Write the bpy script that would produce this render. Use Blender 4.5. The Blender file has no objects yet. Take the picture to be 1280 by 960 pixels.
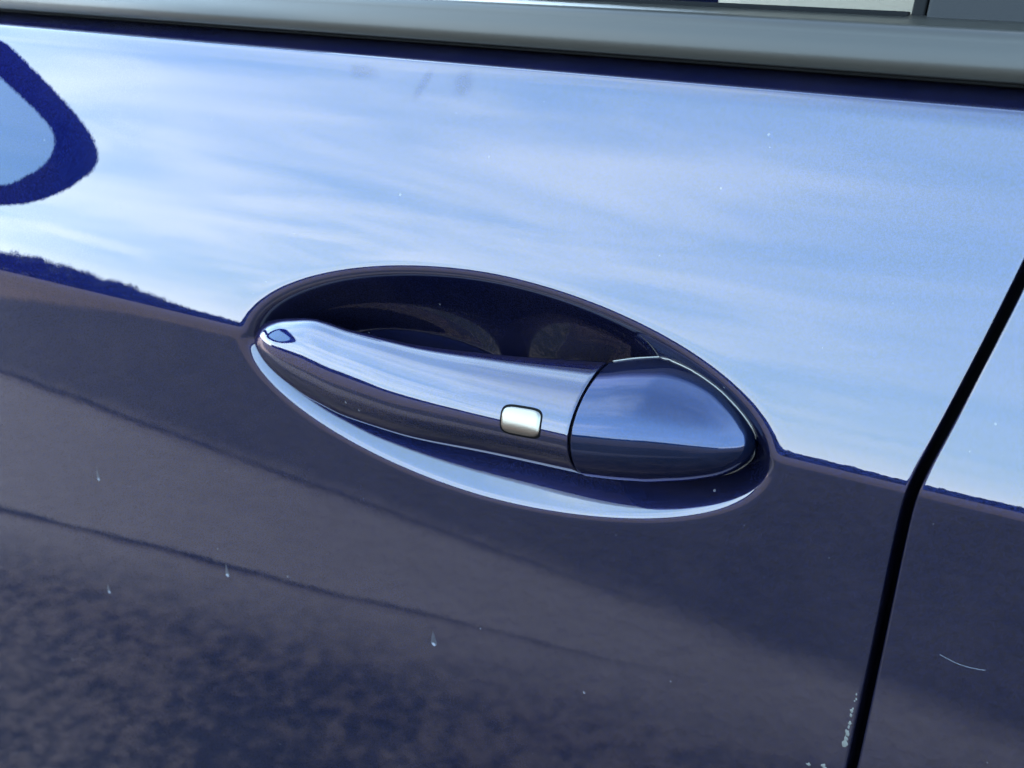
import bpy, bmesh, math, random
import numpy as np
from math import radians, sin, cos, tan, atan2, pi
from mathutils import Vector, Matrix

random.seed(7)
rng = np.random.default_rng(7)
SC = bpy.context.scene
COL = SC.collection

# ------------------------------------------------------------------ camera
# x runs along the car towards its tail, y into the car, z up; origin on the door crease
PSI, PITCH, DIST, FPX = radians(33.2), radians(21.0), 0.50, 1600.0
hd = Vector((-sin(PSI), cos(PSI), 0)); rt = Vector((cos(PSI), sin(PSI), 0)); zz = Vector((0, 0, 1))
fw = cos(PITCH) * hd - sin(PITCH) * zz
up = sin(PITCH) * hd + cos(PITCH) * zz
cam_d = bpy.data.cameras.new('camera'); cam = bpy.data.objects.new('camera', cam_d); COL.objects.link(cam)
R = Matrix((rt, up, -fw)).transposed()
cam.matrix_world = Matrix.Translation(-DIST * fw) @ R.to_4x4()
cam_d.sensor_width = 36; cam_d.lens = 36 * FPX / 1280.0
cam_d.clip_start = 0.01; cam_d.clip_end = 600
cam_d.dof.use_dof = True; cam_d.dof.focus_distance = 0.49; cam_d.dof.aperture_fstop = 18
SC.camera = cam

# ------------------------------------------------------------------ sky and sun
SUN_EL, SUN_AZ = radians(32), radians(14)      # sun stands behind the far side of the car
sun_dir = Vector((sin(SUN_AZ) * cos(SUN_EL), cos(SUN_AZ) * cos(SUN_EL), sin(SUN_EL)))
W = bpy.data.worlds.new('World'); SC.world = W; W.use_nodes = True
nt = W.node_tree; nt.nodes.clear()
def N(nt, t, **kw):
    n = nt.nodes.new(t)
    for k, v in kw.items(): setattr(n, k, v)
    return n
def L(nt, a, b): nt.links.new(a, b)
def math_n(nt, op, a, b=None, clamp=False):
    n = N(nt, 'ShaderNodeMath', operation=op, use_clamp=clamp)
    for i, v in enumerate((a, b)):
        if v is None: continue
        if isinstance(v, (int, float)): n.inputs[i].default_value = v
        else: L(nt, v, n.inputs[i])
    return n.outputs[0]
def mapr(nt, v, a, b, c=0.0, d=1.0, smooth=True):
    n = N(nt, 'ShaderNodeMapRange', interpolation_type='SMOOTHSTEP' if smooth else 'LINEAR')
    L(nt, v, n.inputs['Value'])
    for k, x in zip(('From Min', 'From Max', 'To Min', 'To Max'), (a, b, c, d)): n.inputs[k].default_value = x
    return n.outputs['Result']
def mixc(nt, f, a, b):
    n = N(nt, 'ShaderNodeMix', data_type='RGBA')
    for s, v in ((n.inputs[0], f), (n.inputs[6], a), (n.inputs[7], b)):
        if isinstance(v, (int, float)): s.default_value = v
        elif isinstance(v, tuple): s.default_value = (*v, 1)
        else: L(nt, v, s)
    return n.outputs[2]
out = N(nt, 'ShaderNodeOutputWorld'); bg = N(nt, 'ShaderNodeBackground')
sky = N(nt, 'ShaderNodeTexSky', sky_type='NISHITA'); sky.sun_disc = False
sky.sun_elevation = SUN_EL; sky.sun_rotation = SUN_AZ
sky.air_density = 1.2; sky.dust_density = 0.6; sky.ozone_density = 1.5
tc = N(nt, 'ShaderNodeTexCoord'); sep = N(nt, 'ShaderNodeSeparateXYZ'); L(nt, tc.outputs['Generated'], sep.inputs[0])
zc = math_n(nt, 'ADD', math_n(nt, 'MAXIMUM', sep.outputs[2], 0.0), 0.09)
cx = math_n(nt, 'DIVIDE', sep.outputs[0], zc); cy = math_n(nt, 'DIVIDE', sep.outputs[1], zc)
cmb = N(nt, 'ShaderNodeCombineXYZ'); L(nt, cx, cmb.inputs[0]); L(nt, cy, cmb.inputs[1])
mp = N(nt, 'ShaderNodeMapping'); L(nt, cmb.outputs[0], mp.inputs[0])
mp.inputs['Rotation'].default_value = (0, 0, radians(-60)); mp.inputs['Scale'].default_value = (0.95, 1.65, 1)
n1 = N(nt, 'ShaderNodeTexNoise'); L(nt, mp.outputs[0], n1.inputs['Vector'])
n1.inputs['Scale'].default_value = 0.9; n1.inputs['Detail'].default_value = 9; n1.inputs['Roughness'].default_value = 0.52
n1.inputs['Distortion'].default_value = 0.9
mp2 = N(nt, 'ShaderNodeMapping'); L(nt, cmb.outputs[0], mp2.inputs[0]); mp2.inputs['Location'].default_value = (3.1, 1.2, 0)
n2 = N(nt, 'ShaderNodeTexNoise'); L(nt, mp2.outputs[0], n2.inputs['Vector'])
n2.inputs['Scale'].default_value = 0.32; n2.inputs['Detail'].default_value = 3
cl = mapr(nt, math_n(nt, 'ADD', n1.outputs[0], math_n(nt, 'MULTIPLY', math_n(nt, 'SUBTRACT', n2.outputs[0], 0.5), 0.8)), 0.32, 0.76, 0.0, 0.82)
cl = math_n(nt, 'MULTIPLY', cl, mapr(nt, sep.outputs[0], -0.62, -0.12, 1.0, 0.22))
lum = N(nt, 'ShaderNodeRGBToBW')
skyc = sky.outputs[0]
L(nt, skyc, lum.inputs[0])
VEIL = (2.6, 4.25, 6.0)
CLOUD = (5.6, 6.6, 7.2)
elz = sep.outputs[2]                               # sine of the elevation
skyc = mixc(nt, mapr(nt, elz, 0.55, 0.98, 0.82, 0.15), skyc, VEIL)
skyc = mixc(nt, mapr(nt, elz, 0.02, 0.11, 0.65, 0.0), skyc, (6.9, 7.4, 7.8))      # thin high haze evens the blue out
col = mixc(nt, cl, skyc, CLOUD)
L(nt, col, bg.inputs[0]); bg.inputs[1].default_value = 0.10
L(nt, bg.outputs[0], out.inputs[0])

sl = bpy.data.lights.new('sun', 'SUN'); sl.energy = 2.0; sl.angle = radians(0.55); sl.color = (1, 0.95, 0.88)
so = bpy.data.objects.new('sun', sl); COL.objects.link(so)
so.rotation_euler = (-sun_dir).to_track_quat('-Z', 'Y').to_euler()

vs = SC.view_settings
vs.view_transform = 'Standard'; vs.look = 'None'; vs.gamma = 1; vs.use_curve_mapping = False
vs.exposure = 4.38
SC.cycles.max_bounces = 8; SC.cycles.glossy_bounces = 6

# ------------------------------------------------------------------ materials
def mat(name, base, rough=0.5, metal=0.0, coat=0.0, coat_rough=0.02, ior=1.5, spec=None):
    m = bpy.data.materials.new(name); m.use_nodes = True
    b = m.node_tree.nodes['Principled BSDF']
    b.inputs['Base Color'].default_value = (*base, 1); b.inputs['Roughness'].default_value = rough
    b.inputs['Metallic'].default_value = metal; b.inputs['Coat Weight'].default_value = coat
    b.inputs['Coat Roughness'].default_value = coat_rough; b.inputs['IOR'].default_value = ior
    if spec is not None: b.inputs['Specular IOR Level'].default_value = spec
    return m
def bump(m, layers, coat=False):
    """layers: (scale, detail, height in metres)"""
    t = m.node_tree; b = t.nodes['Principled BSDF']
    c = N(t, 'ShaderNodeTexCoord'); h = None
    for sc_, de, am in layers:
        n = N(t, 'ShaderNodeTexNoise'); L(t, c.outputs['Object'], n.inputs['Vector'])
        n.inputs['Scale'].default_value = sc_; n.inputs['Detail'].default_value = de
        v = math_n(t, 'MULTIPLY', n.outputs[0], am)
        h = v if h is None else math_n(t, 'ADD', h, v)
    bn = N(t, 'ShaderNodeBump'); bn.inputs['Strength'].default_value = 1; bn.inputs['Distance'].default_value = 1
    L(t, h, bn.inputs['Height'])
    L(t, bn.outputs[0], b.inputs['Coat Normal' if coat else 'Normal'])
    return m

def paint_mat(name, base, rough, flake=0.6, specks=True, peel=1.0, smudges=None):
    m = mat(name, base, rough, 0.85, 1.0, 0.012)
    t = m.node_tree; b = t.nodes['Principled BSDF']
    b.inputs['Coat IOR'].default_value = 1.56
    b.inputs['Specular IOR Level'].default_value = 0.0
    b.inputs['Specular Tint'].default_value = (0.03, 0.06, 0.6, 1)
    bump(m, ((330, 2, 4.5e-6 * peel), (90, 2, 7.0e-6 * peel), (14, 1, 2.2e-5 * peel)), True)
    c = N(t, 'ShaderNodeTexCoord')
    fl = N(t, 'ShaderNodeTexVoronoi'); L(t, c.outputs['Object'], fl.inputs['Vector']); fl.inputs['Scale'].default_value = 2600
    f = mapr(t, N(t, 'ShaderNodeSeparateColor').outputs[0], 0, 1)  # placeholder socket, rewired below
    sepc = t.nodes[-2] if t.nodes[-2].type == 'SEPARATE_COLOR' else None
    for nd in t.nodes:
        if nd.type == 'SEPARATE_COLOR': L(t, fl.outputs['Color'], nd.inputs[0])
    k = mapr(t, f, 0, 1, 1 - flake, 1 + flake, False)
    vm = N(t, 'ShaderNodeVectorMath', operation='SCALE'); vm.inputs[0].default_value = base; L(t, k, vm.inputs['Scale'])
    colr = vm.outputs[0]
    if specks:
        v = N(t, 'ShaderNodeTexVoronoi'); L(t, c.outputs['Object'], v.inputs['Vector']); v.inputs['Scale'].default_value = 150
        s2 = N(t, 'ShaderNodeSeparateColor'); L(t, v.outputs['Color'], s2.inputs[0])
        nz = N(t, 'ShaderNodeTexNoise'); L(t, c.outputs['Object'], nz.inputs['Vector']); nz.inputs['Scale'].default_value = 900
        rad = math_n(t, 'MULTIPLY', math_n(t, 'POWER', s2.outputs[1], 7.0), 0.07)
        rad = math_n(t, 'ADD', rad, 0.03)
        d = math_n(t, 'ADD', v.outputs['Distance'], math_n(t, 'MULTIPLY', math_n(t, 'SUBTRACT', nz.outputs[0], 0.5), 0.04))
        msk = math_n(t, 'MULTIPLY', math_n(t, 'LESS_THAN', d, rad), math_n(t, 'GREATER_THAN', s2.outputs[0], 0.72))
        colr = mixc(t, math_n(t, 'MULTIPLY', msk, 0.8), colr, (0.07, 0.07, 0.075))
        L(t, math_n(t, 'SUBTRACT', 0.85, math_n(t, 'MULTIPLY', msk, 0.85)), b.inputs['Metallic'])
    L(t, colr, b.inputs['Base Color'])
    if smudges:
        tot = None
        nz2 = N(t, 'ShaderNodeTexNoise'); L(t, c.outputs['Object'], nz2.inputs['Vector']); nz2.inputs['Scale'].default_value = 160; nz2.inputs['Detail'].default_value = 4
        for (x, y, z), rx, rz, ang in smudges:
            mp_ = N(t, 'ShaderNodeMapping', vector_type='TEXTURE'); L(t, c.outputs['Object'], mp_.inputs[0])
            mp_.inputs['Location'].default_value = (x, y, z); mp_.inputs['Rotation'].default_value = (0, radians(ang), 0); mp_.inputs['Scale'].default_value = (rx, 1, rz)
            ln = N(t, 'ShaderNodeVectorMath', operation='LENGTH'); L(t, mp_.outputs[0], ln.inputs[0])
            k_ = mapr(t, math_n(t, 'ADD', ln.outputs['Value'], math_n(t, 'MULTIPLY', math_n(t, 'SUBTRACT', nz2.outputs[0], .5), .8)), 0.25, 1.15, 1, 0)
            tot = k_ if tot is None else math_n(t, 'MAXIMUM', tot, k_)
        L(t, math_n(t, 'SUBTRACT', 1.0, math_n(t, 'MULTIPLY', tot, .15)), b.inputs['Coat Weight'])
    # thin film of road dust over the lacquer
    df = N(t, 'ShaderNodeBsdfDiffuse'); df.inputs[0].default_value = (0.32, 0.25, 0.28, 1)
    mx = N(t, 'ShaderNodeMixShader'); dn = N(t, 'ShaderNodeTexNoise'); L(t, c.outputs['Object'], dn.inputs['Vector'])
    dn.inputs['Scale'].default_value = 24; dn.inputs['Detail'].default_value = 5
    L(t, mapr(t, dn.outputs[0], .3, .7, .002, .006), mx.inputs[0])
    o_ = [n for n in t.nodes if n.type == 'OUTPUT_MATERIAL'][0]
    L(t, b.outputs[0], mx.inputs[1]); L(t, df.outputs[0], mx.inputs[2]); L(t, mx.outputs[0], o_.inputs[0])
    return m
SMUDGES = [((-.0993, .0376, .1085), .010, .0035, 5), ((-.0668, .0363, .1060), .0028, .0085, 25), ((-.0470, .0375, .1075), .0070, .0060, 0),
           ((.196, .02, .085), .010, .006, -30)]

PAINT = paint_mat('blue_metallic_paint', (0.0023, 0.0042, 0.0212), 0.39, smudges=SMUDGES)
PAINT_HANDLE = paint_mat('blue_handle_paint', (0.0023, 0.0042, 0.0212), 0.39, peel=0.6)
PAINT_CAP = paint_mat('blue_cap_paint', (0.0008, 0.0074, 0.0310), 0.18, flake=0.2, peel=0.8)
BLACK = mat('black_gap_plastic', (0.001, 0.001, 0.0012), 0.7, spec=0.04)
PAINT_CAP.node_tree.nodes['Principled BSDF'].inputs['Coat Weight'].default_value = 0.46
PAINT_HANDLE.node_tree.nodes['Principled BSDF'].inputs['Coat Roughness'].default_value = 0.04
PAINT_HANDLE.node_tree.nodes['Principled BSDF'].inputs['Coat Weight'].default_value = 0.96
PAINT_CAP.node_tree.nodes['Principled BSDF'].inputs['Coat Roughness'].default_value = 0.03
RUBBER = mat('black_rubber', (0.003, 0.003, 0.003), 0.7, spec=0.06)
TRIM = bump(mat('satin_black_trim', (0.0135, 0.0130, 0.0105), 0.35, 0, 0, spec=0.27), ((900, 2, 6e-6),))
TRIM.node_tree.nodes['Principled BSDF'].inputs['Specular Tint'].default_value = (1, .96, .93, 1)
PILLAR = bump(mat('textured_black_plastic', (0.009, 0.009, 0.009), 0.6, spec=0.10), ((1400, 3, 6e-5),))
CHROME = bump(mat('satin_nickel', (0.135, 0.122, 0.104), 0.26, 1.0), ((700, 2, 1.5e-6),))
EDGE_GLINT = mat('edge_glint_pale', (0.10, 0.095, 0.085), 0.25, 0.6)  # paler than the cap paint, puts the edge highlight into the colour
MIRROR = mat('mirror_glass', (0.40, 0.50, 0.62), 0.0, 1.0)
CHIP = mat('bare_primer', (0.052, 0.053, 0.048), 0.8)
SPOT = mat('dried_water', (0.012, 0.0125, 0.018), 0.5)
DROP = mat('dried_drop', (0.10, 0.11, 0.13), 0.5)
SCRATCH = mat('scratched_clearcoat', (0.05, 0.055, 0.065), 0.6)
LEATHER = bump(mat('beige_leather', (0.16, 0.135, 0.10), 0.7, spec=.2), ((400, 3, 2e-4),))
CLOTH = mat('dark_interior', (0.02, 0.02, 0.022), 0.8)
# ------------------------------------------------------------------ helpers
def link(name, me, m, parent=None):
    o = bpy.data.objects.new(name, me); COL.objects.link(o)
    if m is not None: me.materials.append(m)
    if parent is not None: o.parent = parent
    return o
def mesh(name, verts, faces, m, parent=None, smooth=True):
    me = bpy.data.meshes.new(name); me.from_pydata([tuple(v) for v in verts], [], faces); me.update()
    if smooth:
        me.polygons.foreach_set('use_smooth', [True] * len(me.polygons))
    return link(name, me, m, parent)
def empty(name, loc=(0, 0, 0), parent=None):
    o = bpy.data.objects.new(name, None); COL.objects.link(o); o.location = loc; o.empty_display_size = .05
    if parent is not None: o.parent = parent
    return o
def recalc(o):
    bm = bmesh.new(); bm.from_mesh(o.data); bmesh.ops.recalc_face_normals(bm, faces=bm.faces[:]); bm.to_mesh(o.data); bm.free()
    return o
def extrude_profile(name, prof, x0, x1, m, parent, nx=2, bend=None):
    """closed (y, z) profile swept along x, ends capped"""
    n = len(prof); V = []; F = []
    for i in range(nx):
        x = x0 + (x1 - x0) * i / (nx - 1)
        for (y, z) in prof: V.append((x, y, z))
    for i in range(nx - 1):
        for j in range(n):
            k = (j + 1) % n
            F.append((i * n + j, i * n + k, (i + 1) * n + k, (i + 1) * n + j))
    F.append(tuple(range(n))); F.append(tuple(reversed(range((nx - 1) * n, nx * n))))
    o = recalc(mesh(name, V, F, m, parent))
    return o
def box(name, lo, hi, m, parent, bev=0.0):
    bm = bmesh.new(); bmesh.ops.create_cube(bm, size=1)
    for v in bm.verts:
        v.co = Vector([lo[i] + (v.co[i] + .5) * (hi[i] - lo[i]) for i in range(3)])
    if bev: bmesh.ops.bevel(bm, geom=bm.edges[:], offset=bev, segments=3, affect='EDGES', profile=.5)
    me = bpy.data.meshes.new(name); bm.to_mesh(me); bm.free()
    return link(name, me, m, parent)

# ------------------------------------------------------------------ door skin
Z_CREASE = -0.0050
Z_BELT = 0.1195
_zt = np.linspace(-0.70, 0.16, 17201)
def _slope(z):
    hi = np.interp(z, [-0.005, 0.03, 0.108, 0.2], [14.0, 16.0, 22.5, 28.0])
    hi = hi + 7 / (1 + np.exp(-(z - 0.1098) / 0.0009)) + 44 / (1 + np.exp(-(z - 0.1143) / 0.0003))
    lo = np.interp(z, [-0.7, -0.40, -0.15, -0.005], [-4.0, -4.0, -3.0, -3.0])
    w = 1 / (1 + np.exp(-(z - Z_CREASE) / 0.0009))
    return np.tan(np.radians(lo + (hi - lo) * w))
def _slope_soft(z):
    hi = np.interp(z, [-0.005, 0.03, 0.108, 0.2], [14.0, 16.0, 22.5, 28.0])
    w = 1 / (1 + np.exp(-(z - Z_CREASE) / 0.012))
    return np.tan(np.radians(-3 + (hi + 3) * w))
def _integ(s):
    y = np.concatenate([[0], np.cumsum((s[1:] + s[:-1]) * .5 * np.diff(_zt))])
    return y - np.interp(Z_CREASE, _zt, y)
_yt = _integ(_slope(_zt)); _ys = _integ(_slope_soft(_zt)); _ys = _ys - np.interp(-.05, _zt, _ys) + np.interp(-.05, _zt, _yt)
def base_y(z): return np.interp(z, _zt, _yt)

BX, BZ, BA, BB = -0.0180, -0.0082, 0.1262, 0.0452     # recess centre and half axes
BN = 1.88
B_FIL = 0.0011
def bowl_s(x, z):
    u = np.abs((x - BX) / BA); v = np.abs((z - BZ) / BB)
    q = np.maximum((u ** BN + v ** BN) ** (1 / BN), 1e-4)
    gx = (u / q) ** (BN - 1) / BA; gz = (v / q) ** (BN - 1) / BB
    return (1 - q) / np.sqrt(gx * gx + gz * gz)
def skin_y(x, z):
    s = bowl_s(x, z)
    sp = B_FIL * np.logaddexp(0, s / B_FIL)
    t = np.clip(sp / 0.042, 0, 1)
    dep = 0.0248 * (1 - (1 - t) ** 1.48)
    w = np.clip(s / 0.010, 0, 1); w = w * w * (3 - 2 * w)
    return base_y(z) * (1 - w) + np.interp(z, _zt, _ys) * w + dep

SHUT = [(-0.60, 0.095), (-0.42, 0.113), (-0.123, 0.1444), (-0.066, 0.1495), (-0.033, 0.1522), (-0.005, 0.1548),
        (0.021, 0.1630), (0.047, 0.1705), (0.073, 0.1775), (0.121, 0.1890), (0.20, 0.206)]
_sz = np.array([a for a, b in SHUT]); _sx = np.array([b for a, b in SHUT])
_szf = np.linspace(-0.6, 0.2, 801); _sxf = np.interp(_szf, _sz, _sx)
_k = np.exp(-0.5 * (np.arange(-24, 25) / 7.5) ** 2); _k /= _k.sum()
_sxf = np.convolve(np.pad(_sxf, 24, mode='reflect', reflect_type='odd'), _k, mode='valid')
def shut_x(z): return np.interp(z, _szf, _sxf)
GAP = 0.0037

def spaced(knots):
    """knots: (value, step to the next) -> graded coordinates"""
    r = []
    for (a, st), (b, _) in zip(knots[:-1], knots[1:]):
        n = max(1, int(round((b - a) / st)))
        r += list(np.linspace(a, b, n + 1)[:-1])
    r.append(knots[-1][0]); return np.array(r)
ZR = spaced([(-0.56, .02), (-0.20, .006), (-0.070, .0007), (-0.0085, .0003), (-0.0015, .0006), (0.046, .003), (0.104, .0005), (Z_BELT, 1)])
XF = spaced([(-0.95, .02), (-0.40, .006), (-0.160, .0007), (0.120, .0025), (0.150, .001), (0.152, 1)])
XR = spaced([(0.0, .001), (0.004, .004), (0.06, .012), (0.95, 1)])
RE = 0.0012

def skin_grid(side):
    Z = ZR
    if side == 'front':
        X = XF[None, :] + np.zeros((len(Z), 1))
        wgt = np.clip((XF - 0.114) / (0.152 - 0.114), 0, 1)
        X = X + wgt[None, :] * (shut_x(Z)[:, None] - RE - 0.152)
    else:
        X = XR[None, :] + (shut_x(Z)[:, None] + GAP + RE)
    ZZ = Z[:, None] + np.zeros_like(X)
    Y = skin_y(X, ZZ) if side == 'front' else base_y(ZZ)
    # analytic normals by finite difference
    e = 1e-5
    fn = skin_y if side == 'front' else (lambda x, z: base_y(z))
    dx = (fn(X + e, ZZ) - fn(X - e, ZZ)) / (2 * e); dz = (fn(X, ZZ + e) - fn(X, ZZ - e)) / (2 * e)
    Nn = np.stack([dx, -np.ones_like(dx), dz], -1); Nn /= np.linalg.norm(Nn, axis=-1, keepdims=True)
    P = np.stack([X, Y, ZZ], -1)
    # rolled edge at the shut line
    sgn = 1 if side == 'front' else -1
    col = -1 if side == 'front' else 0
    edge = P[:, col]; en = Nn[:, col]
    roll, rn = [], []
    ths = [12, 25, 38, 52, 66, 80, 90]
    for th in ths:
        th = radians(th)
        p = edge.copy(); p[:, 0] += sgn * RE * sin(th); p[:, 1] += RE * (1 - cos(th)); roll.append(p)
        n_ = en * cos(th); n_[:, 0] += sgn * sin(th); rn.append(n_ / np.linalg.norm(n_, axis=-1, keepdims=True))
    for dep in (0.006, 0.022):
        p = roll[6].copy(); p[:, 1] += dep; roll.append(p); rn.append(rn[6])
    roll = np.stack(roll, 1); rn = np.stack(rn, 1)
    if side == 'front':
        P = np.concatenate([P, roll], 1); Nn = np.concatenate([Nn, rn], 1)
    else:
        P = np.concatenate([roll[:, ::-1], P], 1); Nn = np.concatenate([rn[:, ::-1], Nn], 1)
    return P, Nn
def grid_mesh(name, P, Nn, keep, m, parent):
    nz, nx = P.shape[:2]
    idx = np.arange(nz * nx).reshape(nz, nx)
    q = np.stack([idx[:-1, :-1], idx[:-1, 1:], idx[1:, 1:], idx[1:, :-1]], -1)
    q = q[keep].reshape(-1, 4)
    used = np.unique(q); rem = np.full(nz * nx, -1); rem[used] = np.arange(len(used))
    V = P.reshape(-1, 3)[used]; NV = Nn.reshape(-1, 3)[used]; q = rem[q]
    me = bpy.data.meshes.new(name)
    me.vertices.add(len(V)); me.vertices.foreach_set('co', V.astype(np.float32).ravel())
    me.loops.add(q.size); me.loops.foreach_set('vertex_index', q.ravel().astype(np.int32))
    me.polygons.add(len(q)); me.polygons.foreach_set('loop_start', np.arange(0, q.size, 4, dtype=np.int32))
    me.update(calc_edges=True); me.validate()
    me.polygons.foreach_set('use_smooth', [True] * len(me.polygons))
    me.normals_split_custom_set_from_vertices([tuple(n) for n in NV])
    return link(name, me, m, parent)

car = empty('car', (0, 0, -0.86))
car['label'] = 'dark blue metallic car seen close up at its front door handle'
car['category'] = 'car'
def rel(o):   # keep world placement under the car empty
    o.location = (0, 0, 0.86); return o

P, Nn = skin_grid('front')
cen = (P[:-1, :-1] + P[1:, 1:]) * .5
ins = bowl_s(cen[..., 0], cen[..., 2]) > 0.0006
front_door = rel(grid_mesh('front_door', P, Nn, ~ins, PAINT, car))
recess = grid_mesh('handle_recess', P, Nn, ins, PAINT, front_door)
P, Nn = skin_grid('rear')
rear_door = rel(grid_mesh('rear_door', P, Nn, np.ones((P.shape[0] - 1, P.shape[1] - 1), bool), PAINT, car))

# jamb behind the gap
jz = np.linspace(-0.56, 0.115, 40)
V = [(shut_x(z) + dx, float(base_y(z)) + dy, z) for z in jz for dx, dy in ((-0.02, 0.024), (0.025, 0.024), (0.025, 0.06), (-0.02, 0.06))]
F = []
for i in range(len(jz) - 1):
    for j in range(4):
        k = (j + 1) % 4; F.append((i * 4 + j, i * 4 + k, (i + 1) * 4 + k, (i + 1) * 4 + j))
F += [(0, 1, 2, 3), tuple(4 * (len(jz) - 1) + k for k in (3, 2, 1, 0))]
jamb = rel(recalc(mesh('door_jamb', V, F, BLACK, car, False)))

# ------------------------------------------------------------------ door handle
# stations: x, z centre, outermost y, half height, half depth
GS = np.array([
 (-0.1430, -0.0100, 0.0060, 0.0006, 0.0006),
 (-0.1410, -0.0096, 0.0030, 0.0042, 0.0038),
 (-0.1360, -0.0092, -0.0010, 0.0082, 0.0064),
 (-0.1280, -0.0094, -0.0050, 0.0118, 0.0086),
 (-0.1180, -0.0099, -0.0078, 0.0151, 0.0102),
 (-0.1000, -0.0108, -0.0110, 0.0189, 0.0120),
 (-0.0800, -0.0122, -0.0138, 0.0197, 0.0130),
 (-0.0520, -0.0122, -0.0168, 0.0200, 0.0150),
 (-0.0100, -0.0100, -0.0195, 0.0203, 0.0200),
 (0.0380, -0.0078, -0.0205, 0.0220, 0.0280)])
CS = np.array([
 (0.0380, -0.0080, -0.0207, 0.0222, 0.0285),
 (0.0500, -0.0064, -0.0200, 0.0234, 0.0320),
 (0.0600, -0.0052, -0.0187, 0.0237, 0.0335),
 (0.0720, -0.0042, -0.0158, 0.0219, 0.0315),
 (0.0820, -0.0040, -0.0122, 0.0187, 0.0270),
 (0.0900, -0.0044, -0.0078, 0.0142, 0.0205),
 (0.0955, -0.0045, -0.0030, 0.0092, 0.0130),
 (0.0985, -0.0044, 0.0012, 0.0048, 0.0065),
 (0.0996, -0.0044, 0.0046, 0.0012, 0.0015)])
def pchip(xs, ys, x):
    h = np.diff(xs); d = np.diff(ys) / h; m = np.zeros_like(ys)
    for i in range(1, len(xs) - 1):
        if d[i - 1] * d[i] > 0:
            w1, w2 = 2 * h[i] + h[i - 1], h[i] + 2 * h[i - 1]
            m[i] = (w1 + w2) / (w1 / d[i - 1] + w2 / d[i])
    m[0], m[-1] = d[0], d[-1]
    i = np.clip(np.searchsorted(xs, x) - 1, 0, len(h) - 1); t = (x - xs[i]) / h[i]
    return ((2*t**3-3*t**2+1)*ys[i] + (t**3-2*t**2+t)*h[i]*m[i] + (-2*t**3+3*t**2)*ys[i+1] + (t**3-t**2)*h[i]*m[i+1])
def cubic(xs, ys, x):
    """natural-ish C2 interpolation: pchip smoothed"""
    return pchip(xs, ys, x)
def sect(S, x):
    return [cubic(S[:, 0], S[:, k], np.asarray(x, float)) for k in range(1, 5)]
G_N = (1.68, 2.0)      # upper and lower half of the grip section
def loft(name, S, xs, m, parent, n_exp, nseg=96, back=None):
    zc, yo, hz, hy = sect(S, xs)
    V = []; F = []
    th = np.linspace(0, 2 * pi, nseg, endpoint=False)
    for i in range(len(xs)):
        cth, sth = np.cos(th), np.sin(th)
        ne = np.where(sth > 0, n_exp[0], n_exp[1])
        yy = -np.sign(cth) * np.abs(cth) ** (2 / ne) * hy[i]
        z_ = np.sign(sth) * np.abs(sth) ** (2 / ne) * hz[i]
        yc = yo[i] + hy[i]
        if back is None: yy = np.where(cth < 0, yy * min(1, 0.010 / hy[i]), yy)     # flatter towards the recess
        if back is not None:
            yy = np.where(cth < 0, np.maximum(yy, 0) / max(hy[i], 1e-6) * (back - yc), yy)
            z_ = np.where(cth < 0, np.sign(sth) * np.minimum(hz[i], np.abs(z_) ** 1.0 + 0) , z_)
            sh = np.abs(sth) ** 0.25
            z_ = np.where(cth < 0, np.sign(sth) * hz[i] * sh, z_)
        for a, b in zip(yy, z_): V.append((xs[i], yc + a, zc[i] + b))
    n = nseg
    for i in range(len(xs) - 1):
        for j in range(n):
            k = (j + 1) % n; F.append((i * n + j, i * n + k, (i + 1) * n + k, (i + 1) * n + j))
    F.append(tuple(range(n))); F.append(tuple(reversed(range((len(xs) - 1) * n, len(xs) * n))))
    return recalc(mesh(name, V, F, m, parent))

handle = rel(empty('door_handle', parent=car))
xs_g = np.concatenate([-0.143 + 0.007 * np.linspace(0, 1, 14)[:-1] ** 2, np.linspace(-0.136, 0.0374, 110)])
grip = loft('grip', GS, xs_g, PAINT_HANDLE, handle, G_N)
xs_c = np.concatenate([np.linspace(0.0388, 0.09, 60), 0.0996 - 0.0096 * np.linspace(1, 0, 24)[1:] ** 2])
end_cap = loft('end_cap', CS, xs_c, PAINT_CAP, handle, (1.78, 2.05), back=0.020)
# soft edges either side of the seam
for o, xe in ((grip, 0.0374), (end_cap, 0.0388)):
    bm = bmesh.new(); bm.from_mesh(o.data)
    ed = [e for e in bm.edges if all(abs(v.co.x - xe) < 1e-6 for v in e.verts)]
    bmesh.ops.bevel(bm, geom=ed, offset=0.0005, segments=3, affect='EDGES', profile=0.5)
    for f in bm.faces: f.smooth = len(f.verts) < 10
    bm.to_mesh(o.data); bm.free()
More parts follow.
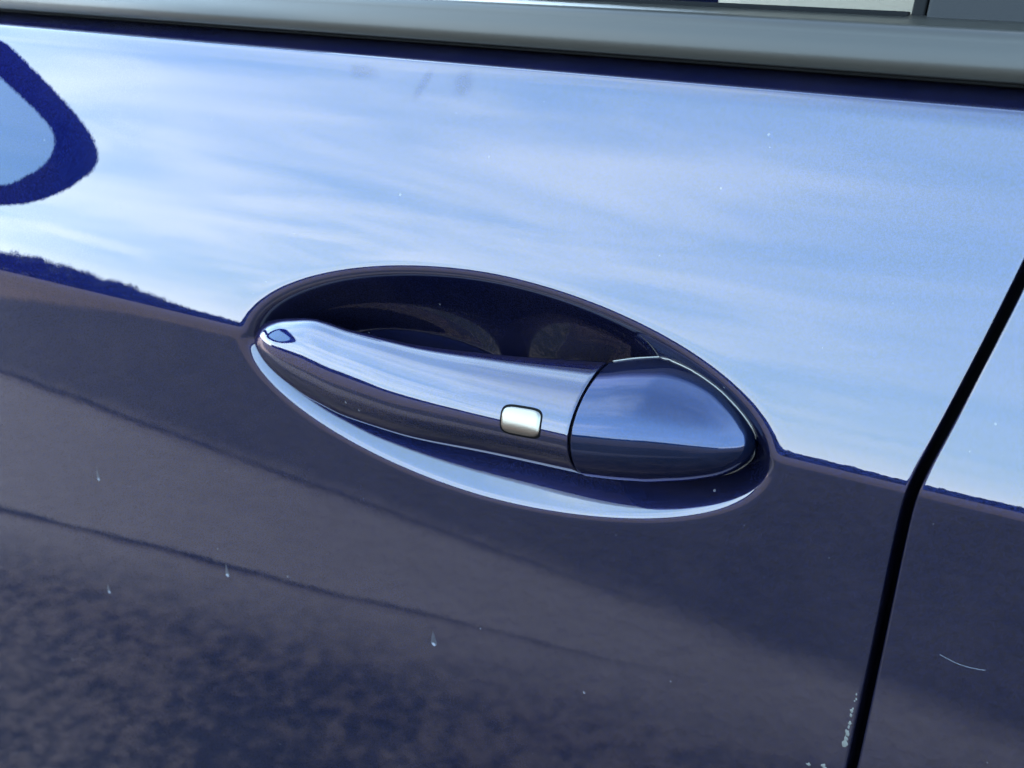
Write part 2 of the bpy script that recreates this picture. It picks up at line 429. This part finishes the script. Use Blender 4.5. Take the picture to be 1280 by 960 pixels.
# added pale line where the cap meets the recess, standing in for edge highlight
def meet(x, side):
    """where the cap section at x runs into the recess wall"""
    zc, yo, hz, hy = [float(v) for v in sect(CS, x)]; n_ = 1.78 if side > 0 else 2.05
    zs = zc + side * hz * np.linspace(.2, .9999, 400)
    ys = yo + hy - hy * np.clip(1 - np.abs((zs - zc) / hz) ** n_, 0, 1) ** (1 / n_)
    k = np.argmax(ys > skin_y(np.full_like(zs, x), zs) - .0004)
    if k == 0: k = len(zs) - 1
    return (x, ys[k] - .0001, zs[k] + side * .0002)
xm = np.linspace(.0400, .0990, 60)
upl = [meet(x, 1) for x in xm]; lol = [meet(x, -1) for x in xm]
path = upl + lol[::-1]
def tube(name, path, r, m, parent, ns=8):
    P_ = [Vector(p) for p in path]; V = []; F = []
    for i, p in enumerate(P_):
        t = (P_[min(i + 1, len(P_) - 1)] - P_[max(i - 1, 0)]).normalized()
        a = t.cross(Vector((0, 1, 0))).normalized(); b_ = t.cross(a)
        for k in range(ns):
            an = 2 * pi * k / ns; V.append(p + (a * cos(an) + b_ * sin(an)) * r)
    for i in range(len(P_) - 1):
        for k in range(ns): F.append((i * ns + k, i * ns + (k + 1) % ns, (i + 1) * ns + (k + 1) % ns, (i + 1) * ns + k))
    F += [tuple(range(ns)), tuple(range(len(V) - ns, len(V)))]
    return recalc(mesh(name, V, F, m, parent))
tube('cap_edge_glint', path, 0.00040, EDGE_GLINT, handle)
# dark core seen in the seam
GSc = GS.copy(); GSc[:, 3] -= 0.0016; GSc[:, 4] -= 0.0016; GSc[:, 2] += 0.0016
seam = loft('seam_core', GSc[-3:], np.array([0.030, 0.0379, 0.0382]), BLACK, handle, G_N)

def grip_y(x, z):
    zc, yo, hz, hy = sect(GS, x)
    g = np.where(z > zc, G_N[0], G_N[1])
    c = np.clip(1 - np.abs((z - zc) / hz) ** g, 0, 1) ** (1 / g)
    return yo + hy - hy * c
def pad(name, cx_, cz_, ax, az, nexp, h, edge, m, parent, tilt=0.0, nr=14, na=64, sink=0.0006):
    """cushion lying on the grip: rounded rectangle plan, height h, rolled edge"""
    V = []; F = []
    radii = list(np.linspace(0, 1 - edge, nr)) + [1 - edge + edge * sin(a) for a in np.linspace(0, pi / 2, 7)[1:]]
    hs = [h] * nr + [h * cos(a) for a in np.linspace(0, pi / 2, 7)[1:]]
    radii.append(1.0); hs.append(-sink)
    def pt(r, a, hh):
        c, s = cos(a), sin(a)
        u = math.copysign(abs(c) ** (2 / nexp), c) * ax * r; v = math.copysign(abs(s) ** (2 / nexp), s) * az * r
        x = cx_ + u * cos(tilt) - v * sin(tilt); z = cz_ + u * sin(tilt) + v * cos(tilt)
        return (x, float(grip_y(np.array(x), np.array(z))) - hh, z)
    V.append(pt(0, 0, h))
    for r, hh in zip(radii[1:], hs[1:]):
        for k in range(na): V.append(pt(r, 2 * pi * k / na, hh))
    for k in range(na): F.append((0, 1 + (k + 1) % na, 1 + k))
    for i in range(len(radii) - 2):
        b = 1 + i * na
        for k in range(na): F.append((b + k, b + (k + 1) % na, b + na + (k + 1) % na, b + na + k))
    return recalc(mesh(name, V, F, m, parent))
BTX, BTZ, BTT = 0.0165, -0.0056, radians(4)
pad('button_surround', BTX, BTZ, 0.0093, 0.0056, 4.5, 0.00010, 0.05, BLACK, handle, BTT)
pad('unlock_button', BTX, BTZ, 0.0086, 0.0049, 4.5, 0.0007, 0.14, CHROME, handle, BTT)

# ------------------------------------------------------------------ belt trim, seal, window, pillar
yb = float(base_y(Z_BELT)); zb = Z_BELT
def arc(cy_, cz_, r, a0, a1, n=8):
    return [(cy_ + r * cos(radians(a0 + (a1 - a0) * i / n)), cz_ + r * sin(radians(a0 + (a1 - a0) * i / n))) for i in range(n + 1)]
seal_prof = [(yb - 0.0005, zb + .0002), (yb - 0.0055, zb + .0008), (yb - 0.0052, zb + .0019), (yb + .012, zb + .003), (yb + .012, zb - .004), (yb + .001, zb - .004)]
rel(extrude_profile('belt_seal', seal_prof, -0.95, 0.95, RUBBER, car))
z0, y0, tk = zb + 0.0021, yb - 0.0085, 0.90
prof = [(y0 + .0012, z0), (y0, z0 + .0010), (y0 + 0.0004, z0 + .006), (y0 + .0016, z0 + .0115)] + arc(y0 + .0085, z0 + .0125, .0058, 172, 95, 8) + \
       [(y0 + .0150, z0 + .0188), (y0 + .023, z0 + .0200), (y0 + .023, z0)]
prof = [(y, z0 + (z - z0) * tk) for y, z in prof]
rel(extrude_profile('belt_trim', prof, -0.95, 0.95, TRIM, car))
yt, zt = y0 + .023, z0 + .020 * tk
rel(extrude_profile('window_seal', [(yt - .0035, zt - .002), (yt - .0030, zt + .0006), (yt - .0012, zt + .0011), (yt + .001, zt + .0006), (yt + .001, zt - .004)], -0.95, 0.1185, RUBBER, car))


# window pane leaning in, run channel, pillar cover, seat inside
def slab(name, x0, x1, z0_, z1_, yoff, th, m, parent, lean=0.42, nx=2, nz=6, bev=0):
    """upright slab leaning into the cabin"""
    bm = bmesh.new(); bmesh.ops.create_cube(bm, size=1)
    for v in bm.verts:
        z = z0_ + (v.co.z + .5) * (z1_ - z0_)
        v.co = Vector((x0 + (v.co.x + .5) * (x1 - x0), yt + yoff + (v.co.y + .5) * th + (z - zt) * lean, z))
    if bev: bmesh.ops.bevel(bm, geom=bm.edges[:], offset=bev, segments=3, affect='EDGES', profile=.5)
    me = bpy.data.meshes.new(name); bm.to_mesh(me); bm.free()
    o = link(name, me, m, parent); return o
rel(slab('window_channel', 0.1190, 0.1238, zt - 0.004, zt + 0.40, -0.0005, 0.006, RUBBER, car, bev=.0008))
rel(slab('pillar_cover', 0.1248, 0.189, zt - 0.004, zt + 0.40, -0.0025, 0.010, PILLAR, car, bev=.0012))
rel(slab('pillar_cover', 0.1935, 0.26, zt - 0.004, zt + 0.40, -0.0025, 0.010, PILLAR, car, bev=.0012))
seat = rel(box('seat', (-0.052, 0.24, -0.30), (0.14, 0.74, 0.42), LEATHER, car, 0.06))

# rest of the car: hull, roof on pillars
bm = bmesh.new()
def prism(pts, ya, yb_):
    """side outline (x, z) extruded across the car"""
    a = [bm.verts.new((x, ya, z)) for x, z in pts]; b = [bm.verts.new((x, yb_, z)) for x, z in pts]
    n = len(pts); fs = [bm.faces.new(a), bm.faces.new(b[::-1])]
    for i in range(n): fs.append(bm.faces.new((a[i], b[i], b[(i + 1) % n], a[(i + 1) % n])))
    bmesh.ops.recalc_face_normals(bm, faces=fs)
prism([(-2.55, -.45), (-2.60, -.25), (-2.45, -.02), (-1.5, .09), (-0.90, .10), (-0.90, -.62), (-2.3, -.62)], 0.08, 1.78)
prism([(0.90, .10), (1.9, .10), (2.1, .02), (2.2, -.30), (2.1, -.55), (0.90, -.62)], 0.08, 1.78)
prism([(-0.96, .11), (0.97, .11), (0.97, -.62), (-0.96, -.62)], 1.70, 1.78)
prism([(-0.96, -.58), (0.97, -.58), (0.97, -.66), (-0.96, -.66)], 0.05, 1.72)
prism([(-0.55, .50), (-0.2, .575), (0.5, .585), (1.2, .53), (1.2, .49), (-0.55, .47)], 0.24, 1.57)
for yy in (0.17, 1.58):
    for pts in ([(-1.30, .10), (-1.22, .10), (-0.50, .52), (-0.56, .50)], [(1.62, .10), (1.75, .10), (1.2, .51), (1.1, .50)]):
        prism(pts, yy, yy + .06)
me = bpy.data.meshes.new('body'); bm.to_mesh(me); bm.free()
body = rel(link('body', me, PAINT, car))

SUN_BLOCK = mat('sun_block_dark', (0.004, 0.005, 0.005), 0.02)
bm = bmesh.new(); prism([(-1.24, .11), (1.64, .11), (1.12, .50), (-0.52, .50)], 1.59, 1.605)  # unseen opaque panel at the far windows, added to block the sun
me = bpy.data.meshes.new('sun_block_panel'); bm.to_mesh(me); bm.free(); rel(link('sun_block_panel', me, SUN_BLOCK, car))

# wing mirror ahead of the door: its housing and glass show in the paint
def smooth_loop(pts, n=96):
    pts = np.array(pts, float); k = len(pts); out_ = []
    for i in range(k):
        p0, p1, p2, p3 = pts[i - 1], pts[i], pts[(i + 1) % k], pts[(i + 2) % k]
        for j in range(n // k):
            t = j / (n // k)
            out_.append(0.5 * ((2 * p1) + (p2 - p0) * t + (2*p0 - 5*p1 + 4*p2 - p3) * t*t + (3*p1 - p0 - 3*p2 + p3) * t**3))
    return np.array(out_)
MX = -0.68
OUTER = [(-.085, .268), (-.157, .259), (-.203, .248), (-.237, .238), (-.276, .222), (-.305, .203), (-.318, .180), (-.314, .155), (-.290, .113), (-.250, .083), (-.17, .070), (-.09, .075), (-.062, .11), (-.058, .22)]
INNER = [(-.10, .237), (-.15, .233), (-.18, .226), (-.215, .217), (-.246, .207), (-.268, .194), (-.278, .175), (-.277, .155), (-.266, .129), (-.242, .105), (-.17, .094), (-.11, .098), (-.092, .12), (-.088, .21)]
o_, i_ = smooth_loop(OUTER, 112) - np.array((.008, .002)), smooth_loop(INNER, 112) - np.array((.008, .002)); cen_ = o_.mean(0)
rings = [(i_, MX - .016), (i_, MX - .002), (i_ + (o_ - i_) * .06, MX)] + [(i_ + (o_ - i_) * .88, MX - .001), (o_, MX - .010)] + \
        [(cen_ + (o_ - cen_) * s_, MX - d_) for s_, d_ in ((1.0, .03), (.97, .06), (.88, .09), (.70, .115), (.40, .13), (.05, .135))]
V = []; F = []
n = len(o_)
for lp, x in rings:
    for y, z in lp: V.append((x, y, z))
for i in range(len(rings) - 1):
    for k in range(n): F.append((i * n + k, i * n + (k + 1) % n, (i + 1) * n + (k + 1) % n, (i + 1) * n + k))
F.append(tuple(range((len(rings) - 1) * n, len(rings) * n)))
wm = rel(recalc(mesh('wing_mirror', V, F, RUBBER, car)))
V = [(MX - .010, y, z) for y, z in cen_ + (i_ - cen_) * 1.01] + [(MX - .013, y, z) for y, z in cen_ + (i_ - cen_) * 1.01]
F = [tuple(range(n)), tuple(range(2 * n - 1, n - 1, -1))] + [(k, (k + 1) % n, n + (k + 1) % n, n + k) for k in range(n)]
recalc(mesh('mirror_glass', V, F, MIRROR, wm, False))
box('mirror_foot', (MX - .10, -.075, .085), (MX - .03, .045, .118), RUBBER, wm, .012)

# ------------------------------------------------------------------ ground and what stands on it
def ground_mat(name, c0, c1, scale, hb, rough=0.9, dust=None):
    m = mat(name, c0, rough); t = m.node_tree; b = t.nodes['Principled BSDF']
    c = N(t, 'ShaderNodeTexCoord')
    n = N(t, 'ShaderNodeTexNoise'); L(t, c.outputs['Object'], n.inputs['Vector']); n.inputs['Scale'].default_value = scale
    n.inputs['Detail'].default_value = 6; n.inputs['Roughness'].default_value = .65
    n2_ = N(t, 'ShaderNodeTexNoise'); L(t, c.outputs['Object'], n2_.inputs['Vector']); n2_.inputs['Scale'].default_value = 2.2; n2_.inputs['Detail'].default_value = 3
    f = math_n(t, 'ADD', math_n(t, 'MULTIPLY', n.outputs[0], .65), math_n(t, 'MULTIPLY', n2_.outputs[0], .35))
    colr = mixc(t, mapr(t, f, .40, .62), c0, c1)
    if dust:
        sx = N(t, 'ShaderNodeSeparateXYZ'); L(t, c.outputs['Object'], sx.inputs[0])
        wob = math_n(t, 'MULTIPLY', math_n(t, 'SUBTRACT', n2_.outputs[0], .5), .10)
        l1 = math_n(t, 'SUBTRACT', math_n(t, 'ADD', sx.outputs[1], math_n(t, 'MULTIPLY', wob, .3)), math_n(t, 'ADD', math_n(t, 'MULTIPLY', sx.outputs[0], .0534), -0.919))
        l2 = math_n(t, 'SUBTRACT', math_n(t, 'ADD', sx.outputs[1], wob), math_n(t, 'ADD', math_n(t, 'MULTIPLY', sx.outputs[0], -.137), -0.866))
        dm = math_n(t, 'MULTIPLY', mapr(t, l1, -.04, .04, .14, 1), mapr(t, l2, -.03, .20, 1, 0))
        dm = math_n(t, 'MULTIPLY', dm, 1.0)
        colr = mixc(t, mapr(t, l1, -.04, .04, .8, 0), colr, (0.037, 0.025, 0.020))
        colr = mixc(t, dm, colr, mixc(t, f, (0.20, 0.13, 0.10), (0.37, 0.245, 0.195)))
    L(t, colr, b.inputs['Base Color'])
    bn = N(t, 'ShaderNodeBump'); bn.inputs['Strength'].default_value = .8; bn.inputs['Distance'].default_value = hb
    L(t, n.outputs[0], bn.inputs['Height']); L(t, bn.outputs[0], b.inputs['Normal'])
    return m
ASPH = ground_mat('asphalt', (0.008, 0.005, 0.004), (0.150, 0.088, 0.060), 38, .03, dust=True)
CRACK = mat('joint_dirt', (0.012, 0.012, 0.012), 0.95)
GZ = -0.86
def sheet(name, pts, z, m, label, cat):
    o = mesh(name, [(x, y, z) for x, y in pts], [tuple(range(len(pts)))], m, None, False)
    o['kind'] = 'structure'; o['label'] = label; o['category'] = cat
    if o.data.polygons[0].normal.z < 0: o.data.flip_normals()
    return o
    return o
ground = sheet('ground', [(-400, -400), (400, -400), (400, 400), (-400, 400)], GZ, ASPH, 'dark worn asphalt that the car is parked on', 'ground')
def ragged(a, b, w, n=60):
    a, b = np.array(a), np.array(b); d = (b - a) / np.linalg.norm(b - a); nn = np.array([-d[1], d[0]])
    t = np.linspace(0, 1, n); wob = np.convolve(rng.normal(0, .012, n + 6), np.ones(7) / 7, 'valid')
    lo_ = [a + (b - a) * x + nn * (v * .8 - w * (1.05 - x) * (.4 + rng.random())) for x, v in zip(t, wob)]
    hi_ = [a + (b - a) * x + nn * (v * .8 + w * (1.05 - x) * (.4 + rng.random())) for x, v in zip(t, wob)]
    return lo_, hi_
for a, b, w in (((-5.0, -1.186), (-0.34, -0.938), .012), ((-3.2, -0.43), (-0.30, -0.826), .011)):
    lo_, hi_ = ragged(a, b, w)
    k = len(lo_)
    V = [((1 - f) * p[0] + f * q[0], (1 - f) * p[1] + f * q[1], GZ + .004) for f in (0, 1) for p, q in zip(lo_, hi_)]
    mesh('joint', V, [(i, i + 1, k + i + 1, k + i) for i in range(k - 1)], CRACK, ground, False)

HEDGE = mat('hedge_leaves', (0.006, 0.010, 0.006), 0.8, spec=.1)
V = []; F = []
for k in range(44000):
    t = rng.random(); x = -75 + 110 * t
    u_ = min(1, max(0, (-26 - x) / 14)); top = 2.5 + 1.4 * u_ * u_ * (3 - 2 * u_) + .18 * sin(x * .31) + .07 * sin(x * 1.3 + 1) + .05 * sin(x * 2.9)
    c = np.array([x, -30 + rng.normal(0, .5), GZ + top * (rng.random() ** .7 - .06)])
    a = rng.normal(size=3); a /= np.linalg.norm(a); b_ = np.cross(a, rng.normal(size=3)); b_ /= np.linalg.norm(b_); s_ = .18 + .14 * rng.random()
    i = len(V); V += [c - a * s_, c + b_ * s_ * .6, c + a * s_, c - b_ * s_ * .6]; F.append((i, i + 1, i + 2, i + 3))
hg = mesh('hedge', V, F, HEDGE, None, False); hg['kind'] = 'stuff'; hg['label'] = 'long dark hedge across the open ground beside the car'; hg['category'] = 'hedge'

# ------------------------------------------------------------------ wear on the skin
def skin_pt(x, z, off):
    e = 1e-4
    n_ = Vector((0, -1, float(_slope(np.array(z))))).normalized()
    return Vector((x, float(base_y(z)), z)) + n_ * off
def blotch(name, outline, m, parent, off=0.00006, h=0.00006):
    """thin raised fleck on the skin from an (x, z) outline"""
    o2 = np.array(outline); c = o2.mean(0); n = len(o2)
    V = [skin_pt(c[0], c[1], off + h)] + [skin_pt(*(c + (p - c) * .7), off + h * .8) for p in o2] + [skin_pt(*p, off - .0001) for p in o2]
    F = [(0, 1 + k, 1 + (k + 1) % n) for k in range(n)] + [(1 + k, 1 + n + k, 1 + n + (k + 1) % n, 1 + (k + 1) % n) for k in range(n)]
    return recalc(mesh(name, V, F, m, parent))
def jag(cx_, cz_, rx, rz, n=14, j=.25):
    return [(cx_ + rx * (1 + j * rng.normal()) * cos(2 * pi * k / n), cz_ + rz * (1 + j * rng.normal()) * sin(2 * pi * k / n)) for k in range(n)]
SPOTS_XZ = [(-.2661, -.1109), (-.2746, -.1839), (-.1765, -.1419), (-.0467, -.1370)]
SCR0, SCR1 = (.1726, -.0635), (.1879, -.0643)
for x, z in SPOTS_XZ:
    wd, ht = rng.uniform(1.0, 1.6), rng.uniform(.8, 1.3)
    tail = [(x - .0011, z - .0004), (x - .0006, z - .0016), (x + .0003, z - .0020), (x + .0011, z - .0012), (x + .0013, z + .0004), (x + .0007, z + .0024), (x + .0002, z + .0050), (x - .0002, z + .0062), (x - .0004, z + .0040), (x - .0008, z + .0018)]
    blotch('water_mark', [(x + (a - x) * wd + rng.normal(0, .00008), z + (b - z) * ht) for a, b in tail], SPOT, front_door)
    blotch('water_mark', jag(x + .0001, z - .0009, .0010, .0010, 10, .12), DROP, front_door, .00013)
for k in range(12):
    z = -0.0905 - .0021 * k + rng.normal(0, .0008)
    sc_ = .55 + .6 * rng.random() if 3 < k < 13 else .35
    x = float(shut_x(z)) - .0014 - .0008 * rng.random()
    blotch('paint_chip', jag(x, z, .0009 * sc_, .0017 * sc_, 9, .28), CHIP, front_door, .00005, .00012)
for x, z in ((.136, -.127), (.130, -.129)):
    blotch('paint_chip', jag(x, z, .0012, .0010, 9, .3), CHIP, front_door, .00005, .0001)
q = [(SCR0[0] + (SCR1[0] - SCR0[0]) * t, SCR0[1] + (SCR1[1] - SCR0[1]) * t - .0012 * sin(pi * t)) for t in np.linspace(0, 1, 14)]
tube('scratch', [skin_pt(x, z, .00002) for x, z in q], .00010, SCRATCH, rear_door, 6)
